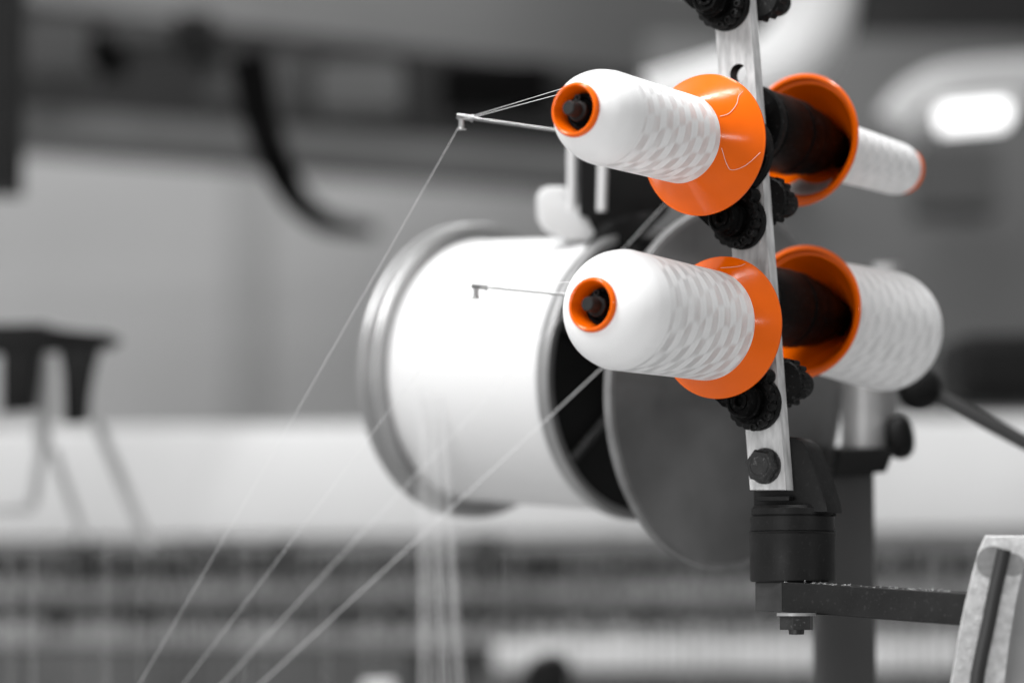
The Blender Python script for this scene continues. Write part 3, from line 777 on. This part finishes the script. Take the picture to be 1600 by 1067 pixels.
# black device on splayed legs at far left
dL = 2.9
dv = empty('floor_device', Matrix.Translation(P(60, 560, dL)), 'black two-armed device on thin grey splayed legs at the left edge', 'device')
def lp(pts, m, name, th_=.05, d=dL):
    bm = B(); prism(bm, [P(x, y, d) for x, y in pts], FW * th_, bev=.003); return part(name, bm, m, dv)
lp(((-60, 508), (60, 505), (75, 517), (160, 520), (182, 532), (168, 545), (70, 552), (-60, 556)), BLKM, 'top_bar')
lp(((2, 552), (58, 552), (46, 642), (2, 645)), BLKM, 'hanging_block')
lp(((90, 545), (150, 540), (132, 580), (128, 662), (100, 664), (98, 585)), BLKM, 'hanging_block')
for a0, a1, rr_ in (((68, 555), (66, 700), 12), ((66, 700), (50, 790), 8), ((50, 792), (-60, 796), 9), ((82, 700), (135, 850), 7), ((152, 660), (236, 860), 9)):
    bm = B(); tube(bm, [P(*a0, dL + .1), P(*a1, dL + .1)], S(rr_, dL), 12); part('leg', bm, GREYM, dv)
# black hose hanging from the roof
hz = smooth_path([P(388, 92, 3.9), P(394, 120, 3.9), P(408, 190, 3.9), P(432, 255, 3.9), P(464, 312, 4.0), P(505, 345, 4.2), P(545, 356, 4.6), P(580, 360, 5.0)])
bm = B(); tube(bm, hz, [S(31 - 18 * (i_ / (len(hz) - 1)) ** 1.2, 4.0) for i_ in range(len(hz))], 20)
tag(obj('hanging_hose', bm, HOSE), 'thick black hose curving down in front of the grey wall', 'hose')
bm = B(); q = P(-35, 0, 3.6); q2 = P(5, 305, 3.6); box(bm, (q.x, q.y, (q2.z + 2.9) / 2), (S(134, 3.6), .08, 2.9 - q2.z))
tag(obj('hanging_column', bm, BLKM, smooth=False), 'black square column hanging at the upper left edge', 'column')
# black clutter and boxes under the beams
for i, (x, y, w_, h_, d, m_, lb) in enumerate(((95, 85, 95, 85, 5.0, BEAMM, 'grey fitting in the upper left corner under the beams'),
        (170, 88, 44, 50, 4.8, HOSE, 'black fitting between the two grey ones at the upper left'), (225, 64, 90, 30, 4.8, BEAMM, 'grey small fitting high up, left of the black hose'),
        (310, 62, 60, 60, 4.9, BEAMD, 'dark fitting just left of the black hose'), (565, 145, 130, 74, 5.0, BEAML, 'grey fitting under the beams, right of the hose'),
        (350, 135, 60, 70, 5.0, BEAMM, 'grey fitting touching the black hose on its left'), (455, 140, 60, 90, 5.1, BEAMM, 'grey fitting touching the black hose on its right'),
        (775, 140, 170, 66, 5.1, HOSE, 'black fitting behind the upper eyelet'))):
    bm = B(); q = P(x, y, d); box(bm, (q.x, q.y, q.z), (S(w_, d), .15, S(h_, d)), bev=.01)
    tag(obj('beam_fitting', bm, m_), lb, 'fitting', 'fittings hung under the roof beams')

# ---------------------------------------------------------------- ducts, lamp and cabinets at the right
bm = B(); tube(bm, smooth_path([P(1283, -160, 3.9), P(1283, -40, 3.9), P(1268, 50, 3.9), P(1210, 115, 3.9), P(1110, 150, 3.9), P(1020, 176, 3.9)]), S(62, 3.9), 32)
tag(obj('air_duct', bm, DUCT), 'fat white air duct bending down from the top behind the flat bar', 'duct')
bm = B(); tube(bm, smooth_path([P(1405, 205, 4.6), P(1445, 162, 4.6), P(1530, 138, 4.6), P(1800, 124, 4.6)]), S(44, 4.6), 32)
tag(obj('air_duct', bm, DUCTG), 'grey duct elbow behind the lit lamp at the right', 'duct')
lm = empty('strip_lamp', Matrix.Translation(P(1518, 184, 4.2)), 'short bright rectangular ceiling lamp at the upper right', 'lamp')
bm = B(); beam(bm, P(1468, 189, 4.2), P(1574, 180, 4.2), .06, S(36, 4.2), bev=.01); part('diffuser', bm, LAMP, lm)
bm = B(); beam(bm, P(1455, 176, 4.26), P(1585, 166, 4.26), .05, S(30, 4.2), bev=.004); part('lamp_housing', bm, WHTM, lm)
bm = B(); beam(bm, P(1340, 30, 6.4), P(2000, 30, 6.4), .2, S(190, 6.4)); tag(obj('roof_beam', bm, BEAMD, smooth=False), 'very dark beam filling the upper right corner', 'beam', 'roof beams crossing above the wall')
bm = B(); beam(bm, P(1430, 285, 5.9), P(1550, 285, 5.9), .2, S(100, 5.9)); tag(obj('far_cabinet', bm, BEAMM, smooth=False), 'dark cabinet beyond the tip of the upper rear cone', 'cabinet')
bm = B(); beam(bm, P(1010, 350, 6.3), P(2000, 350, 6.3), .1, S(580, 6.3)); tag(obj('partition_board', bm, BEAML, smooth=False), 'large mid grey partition behind the rear cones', 'partition')
bm = B(); beam(bm, P(1480, 582, 3.4), P(1800, 582, 3.4), .2, S(104, 3.4), bev=.02); tag(obj('tool_box', bm, BLKM, smooth=False), 'black box above the white cover at the right edge', 'box')
